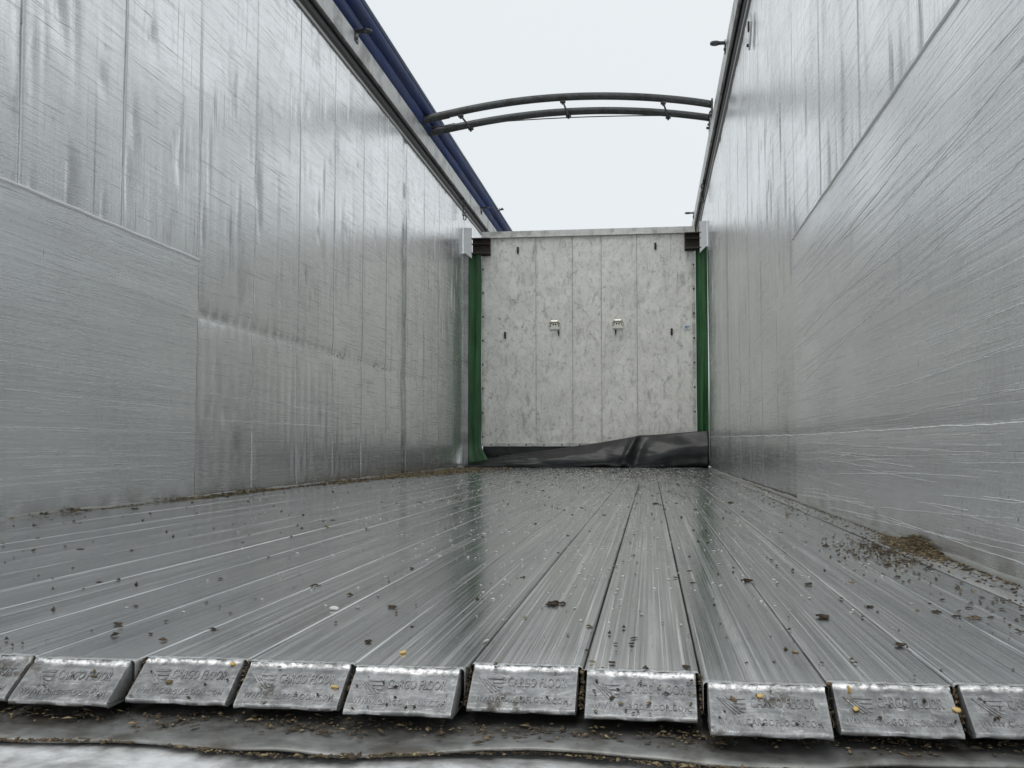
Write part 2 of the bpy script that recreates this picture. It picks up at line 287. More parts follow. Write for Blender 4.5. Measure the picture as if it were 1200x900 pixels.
class MB:
    def __init__(s): s.bm = bmesh.new()
    def box(s, x0, x1, y0, y1, z0, z1, bev=0.0, rot=None, mi=0):
        t = bmesh.new(); bmesh.ops.create_cube(t, size=1)
        bmesh.ops.scale(t, vec=(x1 - x0, y1 - y0, z1 - z0), verts=t.verts)
        if bev: bmesh.ops.bevel(t, geom=t.edges[:], offset=bev, segments=2, affect='EDGES')
        if rot is not None: bmesh.ops.rotate(t, cent=(0, 0, 0), matrix=rot, verts=t.verts)
        bmesh.ops.translate(t, vec=((x0 + x1) / 2, (y0 + y1) / 2, (z0 + z1) / 2), verts=t.verts)
        return s.add(t, mi)
    def add(s, t, mi=0):
        for f in t.faces: f.material_index = mi
        me = bpy.data.meshes.new('tmp'); t.to_mesh(me); t.free(); s.bm.from_mesh(me); bpy.data.meshes.remove(me); return s
    def cyl(s, p, q, r, seg=12, r2=None, mi=0):
        t = bmesh.new(); p, q = Vector(p), Vector(q); d = q - p
        bmesh.ops.create_cone(t, cap_ends=True, segments=seg, radius1=r, radius2=r if r2 is None else r2, depth=d.length)
        bmesh.ops.rotate(t, cent=(0, 0, 0), matrix=d.to_track_quat('Z', 'Y').to_matrix(), verts=t.verts)
        bmesh.ops.translate(t, vec=(p + q) / 2, verts=t.verts); return s.add(t, mi)
    def tube(s, pts, r, seg=14, cap=True, mi=0):
        t = bmesh.new(); pts = [Vector(p) for p in pts]; rings = []
        for i, p in enumerate(pts):
            d = (pts[min(i + 1, len(pts) - 1)] - pts[max(i - 1, 0)]).normalized()
            u = d.cross(Vector((0, 0, 1))); u = u.normalized() if u.length > 1e-4 else Vector((1, 0, 0)); w = u.cross(d).normalized()
            rr = r(i / (len(pts) - 1)) if callable(r) else r
            rings.append([t.verts.new(p + (u * math.cos(a) + w * math.sin(a)) * rr) for a in [2 * math.pi * k / seg for k in range(seg)]])
        for A, B in zip(rings, rings[1:]):
            for k in range(seg): t.faces.new((A[k], A[(k + 1) % seg], B[(k + 1) % seg], B[k]))
        if cap: t.faces.new(rings[0][::-1]); t.faces.new(rings[-1])
        bmesh.ops.recalc_face_normals(t, faces=t.faces[:])
        return s.add(t, mi)
    def prism(s, prof, y0, y1, mi=0):      # profile in x,z run along y
        t = bmesh.new(); A = [t.verts.new((x, y0, z)) for x, z in prof]; B = [t.verts.new((x, y1, z)) for x, z in prof]; n_ = len(prof)
        for k in range(n_): t.faces.new((A[k], A[(k + 1) % n_], B[(k + 1) % n_], B[k]))
        t.faces.new(A[::-1]); t.faces.new(B); bmesh.ops.recalc_face_normals(t, faces=t.faces[:]); return s.add(t, mi)
    def build(s, name, mat, parent=None, smooth=False, loc=(0, 0, 0)):
        me = bpy.data.meshes.new(name); s.bm.to_mesh(me); s.bm.free()
        for m in (mat if isinstance(mat, list) else [mat]): me.materials.append(m)
        if smooth: me.shade_smooth(); me.set_sharp_from_angle(angle=math.radians(40))
        return new_obj(name, me, parent, loc)

_tabs = {}
def vnoise(u, v, seed):                    # smooth 2-D value noise on arrays
    if seed not in _tabs: _tabs[seed] = np.random.default_rng(seed).random((256, 256)) * 2 - 1
    T = _tabs[seed]; iu, iv = np.floor(u).astype(int), np.floor(v).astype(int); fu, fv = u - iu, v - iv
    fu = fu * fu * (3 - 2 * fu); fv = fv * fv * (3 - 2 * fv)
    a = T[iu % 256, iv % 256]; b = T[(iu + 1) % 256, iv % 256]; c = T[iu % 256, (iv + 1) % 256]; d = T[(iu + 1) % 256, (iv + 1) % 256]
    return (a * (1 - fu) + b * fu) * (1 - fv) + (c * (1 - fu) + d * fu) * fv

# ------------------------------------------------------------------ side walls
def sstep(x, a, b):
    t = np.clip((x - a) / (b - a), 0, 1); return t * t * (3 - 2 * t)
dents = {}
for side in ('L', 'R'):
    L = []
    for _ in range(260):
        y = rng.uniform(1.6, 12); z = rng.uniform(0.9, 2.55); L.append((y, z, rng.uniform(.008, .03), rng.uniform(.03, .2), -rng.uniform(.001, .0042)))
    for _ in range(40):
        L.append((rng.uniform(3, 9), rng.uniform(.25, .8), rng.uniform(.02, .05), rng.uniform(.03, .1), rng.uniform(-.0022, .0015)))
    dents[side] = L
if True:   # the deep dents seen in the photo
    dents['L'] += [(3.0, 1.62, .03, .08, -.007), (3.62, 1.78, .035, .07, -.006), (4.7, 1.45, .03, .1, -.005), (4.72, 1.3, .02, .07, -.004),
                   (4.15, 2.35, .02, .15, -.004), (3.9, 2.2, .03, .14, -.004), (5.7, 1.3, .03, .12, -.004), (4.35, 1.95, .02, .2, -.005)]
    dents['R'] += [(2.5, 1.5, .02, .1, -.004), (3.1, 1.3, .02, .16, -.004), (2.3, 1.35, .02, .06, -.003), (3.6, 1.6, .02, .12, -.003), (2.6, 0.72, .012, .07, -.004), (4.4, 1.3, .03, .2, -.004)]
def disp(side, y, z):                       # how far the sheet bulges into the trailer
    y, z = np.asarray(y, float), np.asarray(z, float)
    sd_ = 1 if side == 'L' else 5
    d = 0.0035 * vnoise(y * 1.1, z * 0.8, sd_) + 0.0012 * vnoise(y * 6, z * 1.0, sd_ + 1) + 0.0007 * vnoise(y * 22, z * 1.6, sd_ + 2)
    d = d + 0.0007 * vnoise(y * 5, z * 6, sd_ + 3)
    for (cy, cz, sy, sz, a) in dents[side]:
        m = np.abs(y - cy) < 4 * sy
        if m.any(): d = d + np.where(m, 1.7 * a * np.exp(-((y - cy) / sy) ** 2 - ((z - cz + 0.3 * (y - cy)) / sz) ** 2), 0)
    if side == 'L':
        run = sstep(y, 3.9, 4.1) * (1 - sstep(y, 8.9, 9.15))
        sc = (0.62 + 0.38 * np.abs(np.sin(math.pi * y / 0.105 + 1.8 * vnoise(y * 2.2, y * 0, 9)))) * (.85 + .22 * vnoise(y * 7, y * 0, 16)); z = z + .003 * vnoise(y * 1.3, y * 0, 17)
        up = np.exp(-np.maximum(z - 0.765, 0) / 0.035); dn = np.exp(-np.maximum(0.765 - z, 0) / 0.05)
        d = d - 0.0155 * run * sc * np.where(z > 0.765, up, dn)
        below = sstep(0.75 - z, 0, 0.3) * (1 - sstep(y, 6.5, 10)) * sstep(z, 0, .12)
        d = d + 0.0028 * run * below * np.sin(2 * math.pi * y / 0.105 + vnoise(y * 2.2, z * 1.3, 10) * 3.2) * (.6 + .7 * vnoise(y * 3, z * 2, 18))
        d = d - 0.018 * np.exp(-((y - 7.72) / 0.09) ** 2) * (0.6 + 0.4 * vnoise(y * 9, z * 5, 12))      # the long upright crease
    else:
        run = 1 - sstep(y, 9.5, 10.4)
        zl = 0.258 + 0.003 * vnoise(y * 4, y * 0, 14) + 0.045 * sstep(y, 5, 10)
        d = d - 0.003 * run * np.exp(-np.abs(z - zl) / 0.03) + 0.0012 * sstep(y, 4, 4.4) * run * (1 - sstep(z, .15, .32)) * vnoise(y * 16, z * .5, 15)
        d = d - 0.004 * np.exp(-((y - 8.3) / 0.07) ** 2)
    return d
def ribbon(pts, w, side, s, base, V, F):
    n0 = len(V)
    for i, (y, z) in enumerate(pts):
        q = pts[min(i + 1, len(pts) - 1)]; p = pts[max(i - 1, 0)]; ty, tz = q[0] - p[0], q[1] - p[1]; L_ = math.hypot(ty, tz) or 1
        ny, nz_ = -tz / L_, ty / L_; ww = w * (0.35 + 0.65 * random.random()) * (0.15 if i in (0, len(pts) - 1) else 1)
        b = base(y, z)
        for k in (-1, 0, 1): V.append((s * (b + (0.0003 + 0.55 * ww if k == 0 else 0.0002)), y + k * ww / 2 * ny, z + k * ww / 2 * nz_))
    for i in range(len(pts) - 1):
        a = n0 + i * 3
        F += [(a, a + 1, a + 4, a + 3), (a + 1, a + 2, a + 5, a + 4)]
def wander(y0, z0, y1, z1, n=60, amp=0.004, sd=0):
    r_ = random.Random(sd); o1, o2 = r_.random() * 100, r_.random() * 100; P = []
    for i in range(n):
        t = i / (n - 1); y = y0 + (y1 - y0) * t; z = z0 + (z1 - z0) * t
        P.append((y, z + amp * mnoise.noise((y * 5 + o1, o2, 0)) + amp * 0.35 * mnoise.noise((y * 25 + o1, o2, 3)) + amp * 0.15 * (r_.random() - .5)))
    return P

def build_wall(side):
    s = 1 if side == 'L' else -1; X = XL if side == 'L' else XR; ZT = ZL if side == 'L' else ZR
    lab = ('left trailer side wall of creased aluminium sheet with blue cover rolled above it' if side == 'L'
           else 'right trailer side wall of scraped aluminium sheet with straw heap at its foot')
    root = thing('trailer_side_wall', lab, 'wall', (X, 0, 0), 'side walls of the trailer')
    ph = 2.806 if side == 'L' else 2.235; pw = 0.62 if side == 'L' else 0.638
    k0 = math.floor((Y0 - ph) / pw); edges = [ph + pw * k for k in range(k0, 40) if ph + pw * k < Y1]; edges[0] = Y0; edges.append(Y1)
    for a, b in zip(edges, edges[1:]):
        if b - a < 0.05: continue
        near = b < 11
        ys = np.linspace(a + 0.0032, b - 0.0032, max(3, int((b - a) / (0.0125 if near else 0.05)))); zs = np.linspace(0.0, ZT, 150 if near else 60)
        ys = np.concatenate([[a + 0.0018], ys, [b - 0.0018]])
        YY, ZZ = np.meshgrid(ys, zs, indexing='ij')
        t = (YY - a) / (b - a)
        D = disp(side, YY, ZZ) + 0.0012 * np.sin(math.pi * np.clip(t, 0, 1)) * rng.uniform(-1, 1) + (t - .5) * rng.uniform(-.0012, .0012)
        D[0] -= 0.006; D[-1] -= 0.006
        P = np.stack([s * D, YY, ZZ], -1)
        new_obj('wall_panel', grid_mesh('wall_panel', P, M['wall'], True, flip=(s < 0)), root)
    # closed body behind the panels
    MB().box(*sorted((-s * 0.014, -s * 0.06)), Y0 + .002, Y1, -0.10, ZT - 0.002).build('wall_core', M['rail'], root)
    # liner sheet riveted over the lower rear of the wall
    ye, zt = (4.03, 0.988) if side == 'L' else (4.13, 1.03)
    ys = np.linspace(Y0 + .001, ye, 240); zs = np.linspace(0.0, zt, 90); YY, ZZ = np.meshgrid(ys, zs, indexing='ij')
    sd_ = 20 if side == 'L' else 30
    def base(y, z):
        y = np.asarray(y, float); z = np.asarray(z, float)
        d = 0.0115 + 0.0011 * vnoise(y * 1.3, z * 1.5, sd_) + 0.0004 * vnoise(y * 7, z * 3, sd_ + 1) + 0.0009 * vnoise(y * 0.8, z * 13, sd_ + 4)
        for (cy, cz, sy, sz, a_) in (((2.95, .78, .012, .05, -.003), (2.4, .62, .01, .06, -.0025), (3.3, .74, .012, .05, -.002)) if side == 'R' else ((3.5, .5, .02, .05, -.001),)):
            d = d + a_ * np.exp(-((y - cy) / sy) ** 2 - ((z - cz) / sz) ** 2)
        if side == 'R': d = d - 0.0022 * np.exp(-np.abs(z - 0.255) / 0.02)
        return d
    P = np.stack([s * base(YY, ZZ), YY, ZZ], -1)
    # turned edges
    top = P[:, -1:].copy(); top[..., 0] = s * 0.000; top[..., 2] += 0.001 
    P = np.concatenate([P, top], 1); end = P[-1:].copy(); end[..., 0] = s * 0.0; end[..., 1] += 0.001; P = np.concatenate([P, end], 0)
    me = grid_mesh('liner_sheet', P, M['liner'], True, flip=(s < 0)); me.set_sharp_from_angle(angle=math.radians(50))
    li = new_obj('liner_sheet', me, root)
    tag(li, 'smooth grey sheet covering the lower rear part of the wall')
    # bright scored lines along the sheet
    V, F = [], []
    fb = lambda y, z: float(base(y, z)) if y < ye else float(disp(side, y, z)) + 0.0012
    if side == 'R':
        ribbon(wander(1.15, .249, 4.13, .257, 260, .0035, 1), .0032, side, s, fb, V, F)
        ribbon(wander(4.14, .257, 10.0, .303, 260, .004, 2), .0045, side, s, fb, V, F)
        for q in [(1.5, .66, 3.9, .45), (1.5, .585, 4.1, .50), (1.5, .44, 2.3, .41), (1.6, .37, 3.1, .335), (2.3, .72, 3.9, .62), (1.5, .81, 2.6, .74)]:
            ribbon(wander(*q, 160, .006, int(q[1] * 1000)), .0016, side, s, fb, V, F)
        ribbon([(1.0 + 3.12 * t / 60, 1.0302) for t in range(61)], .003, side, s, fb, V, F)
    else:
        ribbon([(2.0 + 2.02 * t / 60, .9875 + .001 * random.random()) for t in range(61)], .009, side, s, fb, V, F)
        for q in [(2.9, .62, 4.0, .46), (2.7, .46, 4.0, .44), (2.75, .38, 4.0, .36), (2.7, .52, 3.9, .49), (2.7, .27, 4, .27), (2.75, .8, 4.0, .76), (4.1, .44, 7.0, .40), (4.1, .33, 6.0, .33)]:
            ribbon(wander(*q, 160, .006, int(q[1] * 1000)), .0019, side, s, fb, V, F)
        ribbon(wander(4.1, .763, 9.0, .763, 300, .002, 4), .003, side, s, fb, V, F)
    zm = 1.0
    for i in range(170 if side == 'R' else 150):
        y = random.uniform(1.2 if side == 'R' else 2.5, ye - .5); z = random.uniform(.03, .95); ln = random.uniform(.15, 1.1)
        ribbon(wander(y, z, min(y + ln, ye - .01), z + random.uniform(-.04, .02) * ln, 40, .003, i), random.uniform(.0005, .0013), side, s, fb, V, F)
    sc = new_obj('scored_line', pydata('scored_line', V, F, M['score'], False), root)
    if side == 'L':
        b = MB()
        b.tube([(.0125, 1.2 + 2.83 * t / 40, .990 + .0012 * math.sin(t * 1.7)) for t in range(41)], .0062, 8)
        b.build('edge_bead', M['score'], root, True)
        for yb_ in edges[1:6]:
            MB().tube([(-.001 + float(disp(side, yb_ + .004, z_)), yb_ + .0005 * math.sin(z_ * 9), z_) for z_ in np.linspace(1.0 if yb_ < 4 else .01, ZT - .004, 50)], .0022 if yb_ < 4.5 else .0014, 6).build('seam_bead', M['score'], root, True)
    else:
        MB().tube([(-.0125, 1.2 + 2.93 * t / 40, 1.031 + .001 * math.sin(t * 1.7)) for t in range(41)], .0032, 8).build('edge_bead', M['score'], root, True)
    MB().box(*sorted((s * .0, s * .0095)), ye + .002, ye + .0055, .004, zt).build('edge_shade_strip', M['seal'], root)  # solid dark strip painting the shade of the recess past the sheet end
    # uneven flange at the foot of the wall
    V = []; ys = np.linspace(Y0, 10.2, 420)
    P = np.zeros((420, 3, 3)); wv = 0.006 + 0.003 * vnoise(ys * 3, ys * 0, 44); zv = 0.004 + 0.003 * vnoise(ys * 9, ys * 0, 45)
    P[:, 0] = np.stack([s * (0.012 + 0 * ys), ys, zv + 0.006], -1); P[:, 1] = np.stack([s * (0.013 + wv), ys, zv], -1); P[:, 2] = np.stack([s * (0.014 + wv), ys, zv * 0 - .01], -1)
    new_obj('foot_flange', grid_mesh('foot_flange', P, M['strip'], True, flip=(s < 0)), root)
    # top rail: light bead, dark seal, overhanging rail face
    e = 0.0
    MB().prism([(s * -.012, ZT), (s * .012, ZT + .001), (s * .014, ZT + .018), (s * -.012, ZT + .018)], Y0, Y1).build('seal_bead', M['strip'], root)
    MB().prism([(s * -.012, ZT + .019), (s * .006, ZT + .019), (s * .02, ZT + .045), (s * .022, ZT + .092), (s * -.012, ZT + .092)], Y0, Y1).prism(
        [(s * .024, ZT + .083), (s * .034, ZT + .080), (s * .034, ZT + .092), (s * .024, ZT + .092)], Y0, Y1).build('rail_seal', M['seal'], root)
    MB().prism([(s * -.06, ZT + .093), (s * .049, ZT + .093), (s * .051, ZT + .096), (s * .051, ZT + .224), (s * .045, ZT + .228), (s * -.06, ZT + .228)], Y0, Y1).build('top_rail', M['rail'], root)
    # tarp hooks on the rail
    for hy in ((6.15, 11.0) if side == 'L' else (6.9, 12.0)):
        zc = ZT + .235; b = MB()
        b.box(*sorted((s * .052, s * .058)), hy - .035, hy + .035, zc - .07, zc + .012, .002)
        t = bmesh.new(); R1, R2 = .034, .014; nn = 20; A, B = [], []
        for zz in (-.006, .006):
            o_ = [t.verts.new((s * (.058 + .062) + R1 * math.cos(a), hy + R1 * math.sin(a), zc + zz)) for a in [2 * math.pi * k / nn for k in range(nn)]]
            i_ = [t.verts.new((s * (.058 + .062) + R2 * math.cos(a), hy + R2 * math.sin(a), zc + zz)) for a in [2 * math.pi * k / nn for k in range(nn)]]
            A.append(o_); B.append(i_)
        for k in range(nn):
            j = (k + 1) % nn
            t.faces.new((A[0][k], A[0][j], A[1][j], A[1][k])); t.faces.new((B[0][k], B[1][k], B[1][j], B[0][j]))
            t.faces.new((A[1][k], A[1][j], B[1][j], B[1][k])); t.faces.new((A[0][j], A[0][k], B[0][k], B[0][j]))
        bmesh.ops.recalc_face_normals(t, faces=t.faces[:]); b.add(t)
        b.box(*sorted((s * .056, s * .094)), hy - .02, hy + .02, zc - .006, zc + .006, .002)
        b.cyl((s * .056, hy, zc - .045), (s * .064, hy, zc - .045), .011, 8)
        b.build('tarp_hook', M['steel'], root, True)
    # white corner plate in front of the bulkhead
    t = bmesh.new(); w_ = .088 if side == 'L' else .075
    pts = [(.006, 2.44), (w_, 2.44), (w_, 2.125), (.006, 2.195)]
    A = [t.verts.new((s * q, 10.175 + .02 * q / w_, z)) for q, z in pts]; B = [t.verts.new((s * q, 10.183 + .02 * q / w_, z)) for q, z in pts]
    for k in range(4): t.faces.new((A[k], A[(k + 1) % 4], B[(k + 1) % 4], B[k]))
    t.faces.new(A[::-1]); t.faces.new(B); bmesh.ops.recalc_face_normals(t, faces=t.faces[:])
    MB().add(t).build('corner_plate', M['white'], root)
    # lump of chain and shackle under the rail by the bulkhead
    b = MB()
    for k in range(6):
        y_, z_ = 9.95 + .02 * (k % 2), ZT + .07 - k * .035; c_ = s * (.045 + .01 * (k % 2))
        b.tube([(c_ + .014 * math.cos(a) * (1 if k % 2 else .3), y_ + .014 * math.cos(a) * (.3 if k % 2 else 1), z_ + .024 * math.sin(a)) for a in [2 * math.pi * q / 10 for q in range(11)]], .0055, 6)
    b.build('hanging_chain', M['steel'], root, True)
    if side == 'R':
        b = MB(); y_, z_ = 5.60, 2.50
        t = bmesh.new(); pr = [(y_ - .085, z_ + .0), (y_ - .03, z_ + .075), (y_ + .0, z_ + .08), (y_ + .03, z_ - .0), (y_ + .075, z_ - .09), (y_ + .055, z_ - .105), (y_ - .02, z_ - .06)]
        A = [t.verts.new((-.012, a, c)) for a, c in pr]; B = [t.verts.new((-.022, a, c)) for a, c in pr]
        for k in range(len(pr)): t.faces.new((A[k], A[(k + 1) % len(pr)], B[(k + 1) % len(pr)], B[k]))
        t.faces.new(A[::-1]); t.faces.new(B); bmesh.ops.recalc_face_normals(t, faces=t.faces[:]); b.add(t)
        b.build('wall_fitting', M['white'], root)
        MB().box(-.03, -.0215, y_ - .018, y_ + .018, z_ - .02, z_ + .03, .002).build('fitting_catch', M['bolt'], root)
        MB().cyl((-.02, y_ + .05, z_ - .08), (-.032, y_ + .05, z_ - .08), .01, 8).build('fitting_pin', M['bolt'], root)
    return root
wallL = build_wall('L'); wallR = build_wall('R')

# ------------------------------------------------------------------ floor: base and 21 moving slats
tag(MB().box(XL - .02, XR + .02, 1.35, Y1, -.12, -.056).build('floor', M['base']), kind='structure')
ENDS = {-11: 1.0, -10: .975, -9: .99, -8: 1.0, -7: .985, -6: .976, -5: .993, -4: .990, -3: .978, -2: 1.005, -1: .995, 0: .953, 1: .972, 2: .976, 3: .985}
ORD = ['first', 'second', 'third', 'fourth', 'fifth', 'sixth', 'seventh', 'eighth', 'ninth', 'tenth', 'eleventh', 'twelfth', 'thirteenth', 'fourteenth', 'fifteenth',
       'sixteenth', 'seventeenth', 'eighteenth', 'nineteenth', 'twentieth', 'twenty-first']
HW = PITCH / 2 - 0.0008
def plank_mesh():
    xs = [-HW, -HW, -HW + .0008, -HW + .0022]
    zs = [-.026, -.0028, -.0009, 0.0]
    prof = list(zip(xs, zs)); prof += [(-a, b) for a, b in prof[::-1]]
    L_ = 13.3 - .99
    ys = [0, .15, .5, 1, 2, 4, 7, L_]
    P = np.array([[(x, y, z) for x, z in prof] for y in ys]); return grid_mesh('plank', P, M['slat'], False, flip=False)
CW = PITCH / 2 - 0.0042
def cap_mesh(sd_):
    r_ = np.random.default_rng(sd_)
    prof = [(0.004, -.0005), (0.0, -.0002), (-.002, -.0006), (-.0038, -.0022), (-.005, -.0045)] + [(-.006 - .0385 * t, -.0040 - .0260 * t) for t in np.linspace(0.06, 1, 14)] + [(-.0455, -.0308), (-.0455, -.0336), (-.0435, -.0350), (0.02, -.0350)]
    us = np.concatenate([[-1, -1, -.985], np.linspace(-.96, .96, 34), [.985, 1, 1]])
    P = np.zeros((len(us), len(prof), 3))
    for i, u in enumerate(us):
        for j, (y, z) in enumerate(prof):
            ins = 0.0
            if i in (0, len(us) - 1): yy, zz = y + .03, z - .004 if j < 19 else z
            elif i in (1, len(us) - 2): yy, zz = y + .0012, z - .0008
            else: yy, zz = y, z
            wob = .0005 * vnoise(np.array([u * 7 + sd_ * 3.1]), np.array([j * .6]), 50)[0]
            edge = max(0, 1 - abs(j - 2.5) / 2.5) * .0013 * vnoise(np.array([u * 16 + sd_]), np.array([j * .9]), 51)[0]
            P[i, j] = (u * CW, yy + wob, zz + edge + (.0006 * vnoise(np.array([u * 5 + sd_]), np.array([1.]), 52)[0] if j > 17 else 0))
    me = grid_mesh('end_cap', P, M['cap'], True, flip=False); me.set_sharp_from_angle(angle=math.radians(55)); return me
def text_mesh(body, size, extr, spx=1.0, bold=0.0):
    cu = bpy.data.curves.new('txt', 'FONT'); cu.body = body; cu.size = size; cu.extrude = extr; cu.align_x = 'CENTER'; cu.align_y = 'CENTER'
    cu.offset = bold; cu.resolution_u = 3; cu.space_character = spx
    o = bpy.data.objects.new('txt', cu); COL.objects.link(o); dg = bpy.context.evaluated_depsgraph_get(); dg.update()
    me = bpy.data.meshes.new_from_object(o.evaluated_get(dg)); bpy.data.objects.remove(o); return me
slope = math.atan2(.0260, .0385)
TILT = Matrix.Rotation(math.radians(90) - (math.radians(90) - slope), 4, 'X')
def on_cap(me_list, name):                   # lay flat artwork (x right, y up the slope) on the cap face
    bm = bmesh.new()
    for me, (u, v), (sx, sy) in me_list:
        t = bmesh.new(); t.from_mesh(me); bmesh.ops.scale(t, vec=(sx, sy, 1), verts=t.verts); bmesh.ops.translate(t, vec=(u, v, 0), verts=t.verts)
        m2 = bpy.data.meshes.new('t'); t.to_mesh(m2); t.free(); bm.from_mesh(m2)
    bmesh.ops.transform(bm, matrix=Matrix.Translation((0, -.0253, -.0170)) @ TILT, verts=bm.verts)
    me = bpy.data.meshes.new(name); bm.to_mesh(me); bm.free(); me.materials.clear(); me.materials.append(M['cap']); return me
def fit(me, w, h):
    co = np.array([v.co for v in me.vertices]); return w / np.ptp(co[:, 0]), h / np.ptp(co[:, 1])
tA = text_mesh('CARGO FLOOR', .012, .0008, 1.05, .0002); tB = text_mesh('WWW.CARGOFLOOR.COM', .008, .0006, 1.15, .0001)
letters = on_cap([(tA, (.0125, .0085), fit(tA, .056, .0122)), (tB, (0, -.0132), fit(tB, .088, .0072))], 'lettering')
def art(quads):
    bm = bmesh.new()
    for q in quads:
        a = [bm.verts.new((x, y, .0008)) for x, y in q]; b = [bm.verts.new((x, y, -.001)) for x, y in q]
        bm.faces.new(a); [bm.faces.new((a[k], b[k], b[(k + 1) % len(q)], a[(k + 1) % len(q)])) for k in range(len(q))]
    bmesh.ops.recalc_face_normals(bm, faces=bm.faces[:]); me = bpy.data.meshes.new('art'); bm.to_mesh(me); bm.free(); return me
Q = []
for k in range(3):                            # the three level stripes of the wing
    y = .0112 - k * .0043; x0 = -.0365 + k * .0035; Q.append([(x0, y), (x0 + .002, y - .0024), (-.0195, y - .0024), (-.0195, y)])
for k in range(3):                            # its slanting feathers
    x = -.0445 + k * .0035; y = .0106 - k * .0012; Q.append([(x, y), (x + .0022, y), (x + .0165, y - .0155 + k * .002), (x + .0145, y - .0155 + k * .002)])
logo_me = art(Q); logo = on_cap([(logo_me, (0, .0010), (1, 1.22))], 'wing_emblem')
plank = plank_mesh(); caps = [cap_mesh(i) for i in range(6)]
for n_, k in enumerate(range(3, -18, -1)):    # from the right wall to the left
    xc = X_EDGE + (k + .5) * PITCH; ye = ENDS.get(k, [.985, 1.0, .97][k % 3])
    i = 3 - k
    look = {3: 'its cap half hidden by the right picture edge', 0: 'stamped end cap stands out farthest and reads clearest'}
    if i == 0: lab = 'aluminium floor slat nearest the right wall, dirt scattered along it'
    elif i <= 11:
        lab = f'{ORD[i]} aluminium floor slat from the right wall, with stamped sloping end cap'
        if k == 0: lab = 'fourth floor slat from the right wall, its brightly rubbed end cap reads clearest'
        if k == -1: lab = 'fifth floor slat from the right wall, brown husks stuck on its end cap'
        if k == -6: lab = 'tenth floor slat from the right wall, end cap stamping nearly rubbed away'
        if k == -7: lab = 'eleventh floor slat from the right wall, wide gap beside its stamped end cap'
    elif i < 20: lab = f'{ORD[20 - i]} aluminium floor slat from the left wall, scratched lengthways'
    else: lab = 'aluminium floor slat lying along the left wall beside plant litter'
    r = thing('floor_bar', lab, 'floor slat', (xc, ye, random.uniform(-.0006, .0006)), 'sliding floor slats side by side')
    new_obj('plank', plank, r)
    c = new_obj('end_cap', caps[i % 6], r)
    if i <= 12: new_obj('lettering', letters, c); new_obj('wing_emblem', logo, c)
# edge strips between the outer slats and the walls
for side, xa, xb, lab in (('R', X_EDGE + 4 * PITCH + .002, XR + .008, 'flat aluminium floor edge strip along the right wall, straw heap lying on it'),
                          ('L', XL - .008, X_EDGE - 17 * PITCH - .002, 'narrow aluminium floor edge strip along the left wall under plant litter')):
    if xb - xa > .004:
        o = MB().box(xa, xb, 1.0, 13.3, -.02, .001, .0008).build('floor_edge_strip', M['slat']); tag(o, lab, 'edge strip', 'floor edge strips')

# ------------------------------------------------------------------ rear sill
sr = thing('rear_sill', 'rear sill with wavy dull sheet over bright scraped profile below the end caps', 'sill', (0, .9, -.048))
xs = np.linspace(-2.1, .75, 300); rows = []
fe = np.interp(xs,  [-0.749, -0.583, -0.509, -0.454, -0.415, -0.369, -0.3, -0.241, -0.167, -0.103, -0.051, 0.0, 0.06, 0.157, 0.301],  [0.8656, 0.8712, 0.8813, 0.886, 0.8752, 0.8634, 0.8602, 0.8705, 0.8905, 0.8992, 0.8962, 0.8861, 0.8824, 0.8909, 0.9035]) - .9; fe = np.convolve(np.pad(fe, 6, 'edge'), np.ones(13) / 13, 'valid') + .0012 * vnoise(xs * 30, xs * 0, 61)
zw = .0016 * vnoise(xs * 9, xs * 0, 62) + .001 * vnoise(xs * 22, xs * 0, 63)
for t, dz in ((1, -.008), (.5, -.002), (.25, 0), (.1, 0), (.02, 0), (0, -.0012), (0, -.0035), (.02, -.0045)):
    yv = fe + t * .5; k = max(0, 1 - t * 6)
    rows.append(np.stack([xs, yv, zw * k + dz + .0015 * vnoise(xs * 9, yv * 20, 64) - .0005], -1))
new_obj('sill_sheet', grid_mesh('sill_sheet', np.stack(rows, 1), M['sill'], True, flip=True), sr)
xs = np.linspace(-2.1, .75, 160); rows = []
for y, z in ((.10, -.012), (.03, -.0105), (.0, -.0095), (-.02, -.0092), (-.05, -.010), (-.09, -.0105), (-.16, -.0105), (-.18, -.016), (-.185, -.05)):
    rows.append(np.stack([xs, y - .014 + .003 * vnoise(xs * 6, xs * 0, 66) + 0 * xs, z - .0005 + .0016 * vnoise(xs * 8, xs * 0 + y * 30, 65)], -1))
new_obj('sill_profile', grid_mesh('sill_profile', np.stack(rows, 1), M['sillp'], True, flip=True), sr)
MB().box(-2.1, .75, -.18, .1, -.20, -.04).build('sill_beam', M['base'], sr)

# ------------------------------------------------------------------ bulkhead
BY = 10.3
bk = thing('bulkhead', 'scuffed pale sheet-metal bulkhead closing off the far end of the load space', 'bulkhead', (0, BY, 0))
xs_ = [-1.690, -1.143, -.770, -.477, -.119, .445]
for a, b in zip(xs_, xs_[1:]):
    ncol = 24; X_ = np.linspace(a + .0025, b - .0025, ncol); Z_ = np.linspace(.235, 2.345, 100); XX, ZZ = np.meshgrid(X_, Z_, indexing='ij')
    D = .003 * vnoise(XX * 4, ZZ * 3, 70) + .0035 * vnoise(XX * 11, ZZ * 7, 71) + .0026 * vnoise(XX * 22, ZZ * 12, 72)
    D[0] += .006; D[-1] += .006
    new_obj('board', grid_mesh('board', np.stack([XX, D, ZZ], -1), M['bulk'], True, flip=False), bk)
MB().box(-1.70, .455, .012, .06, .22, 2.40).build('frame_core', M['rail'], bk)
MB().box(-1.70, .46, -.022, .05, 2.350, 2.412, .003).box(-1.70, .46, -.03, -.02, 2.345, 2.353).build('top_trim', M['trim'], bk)
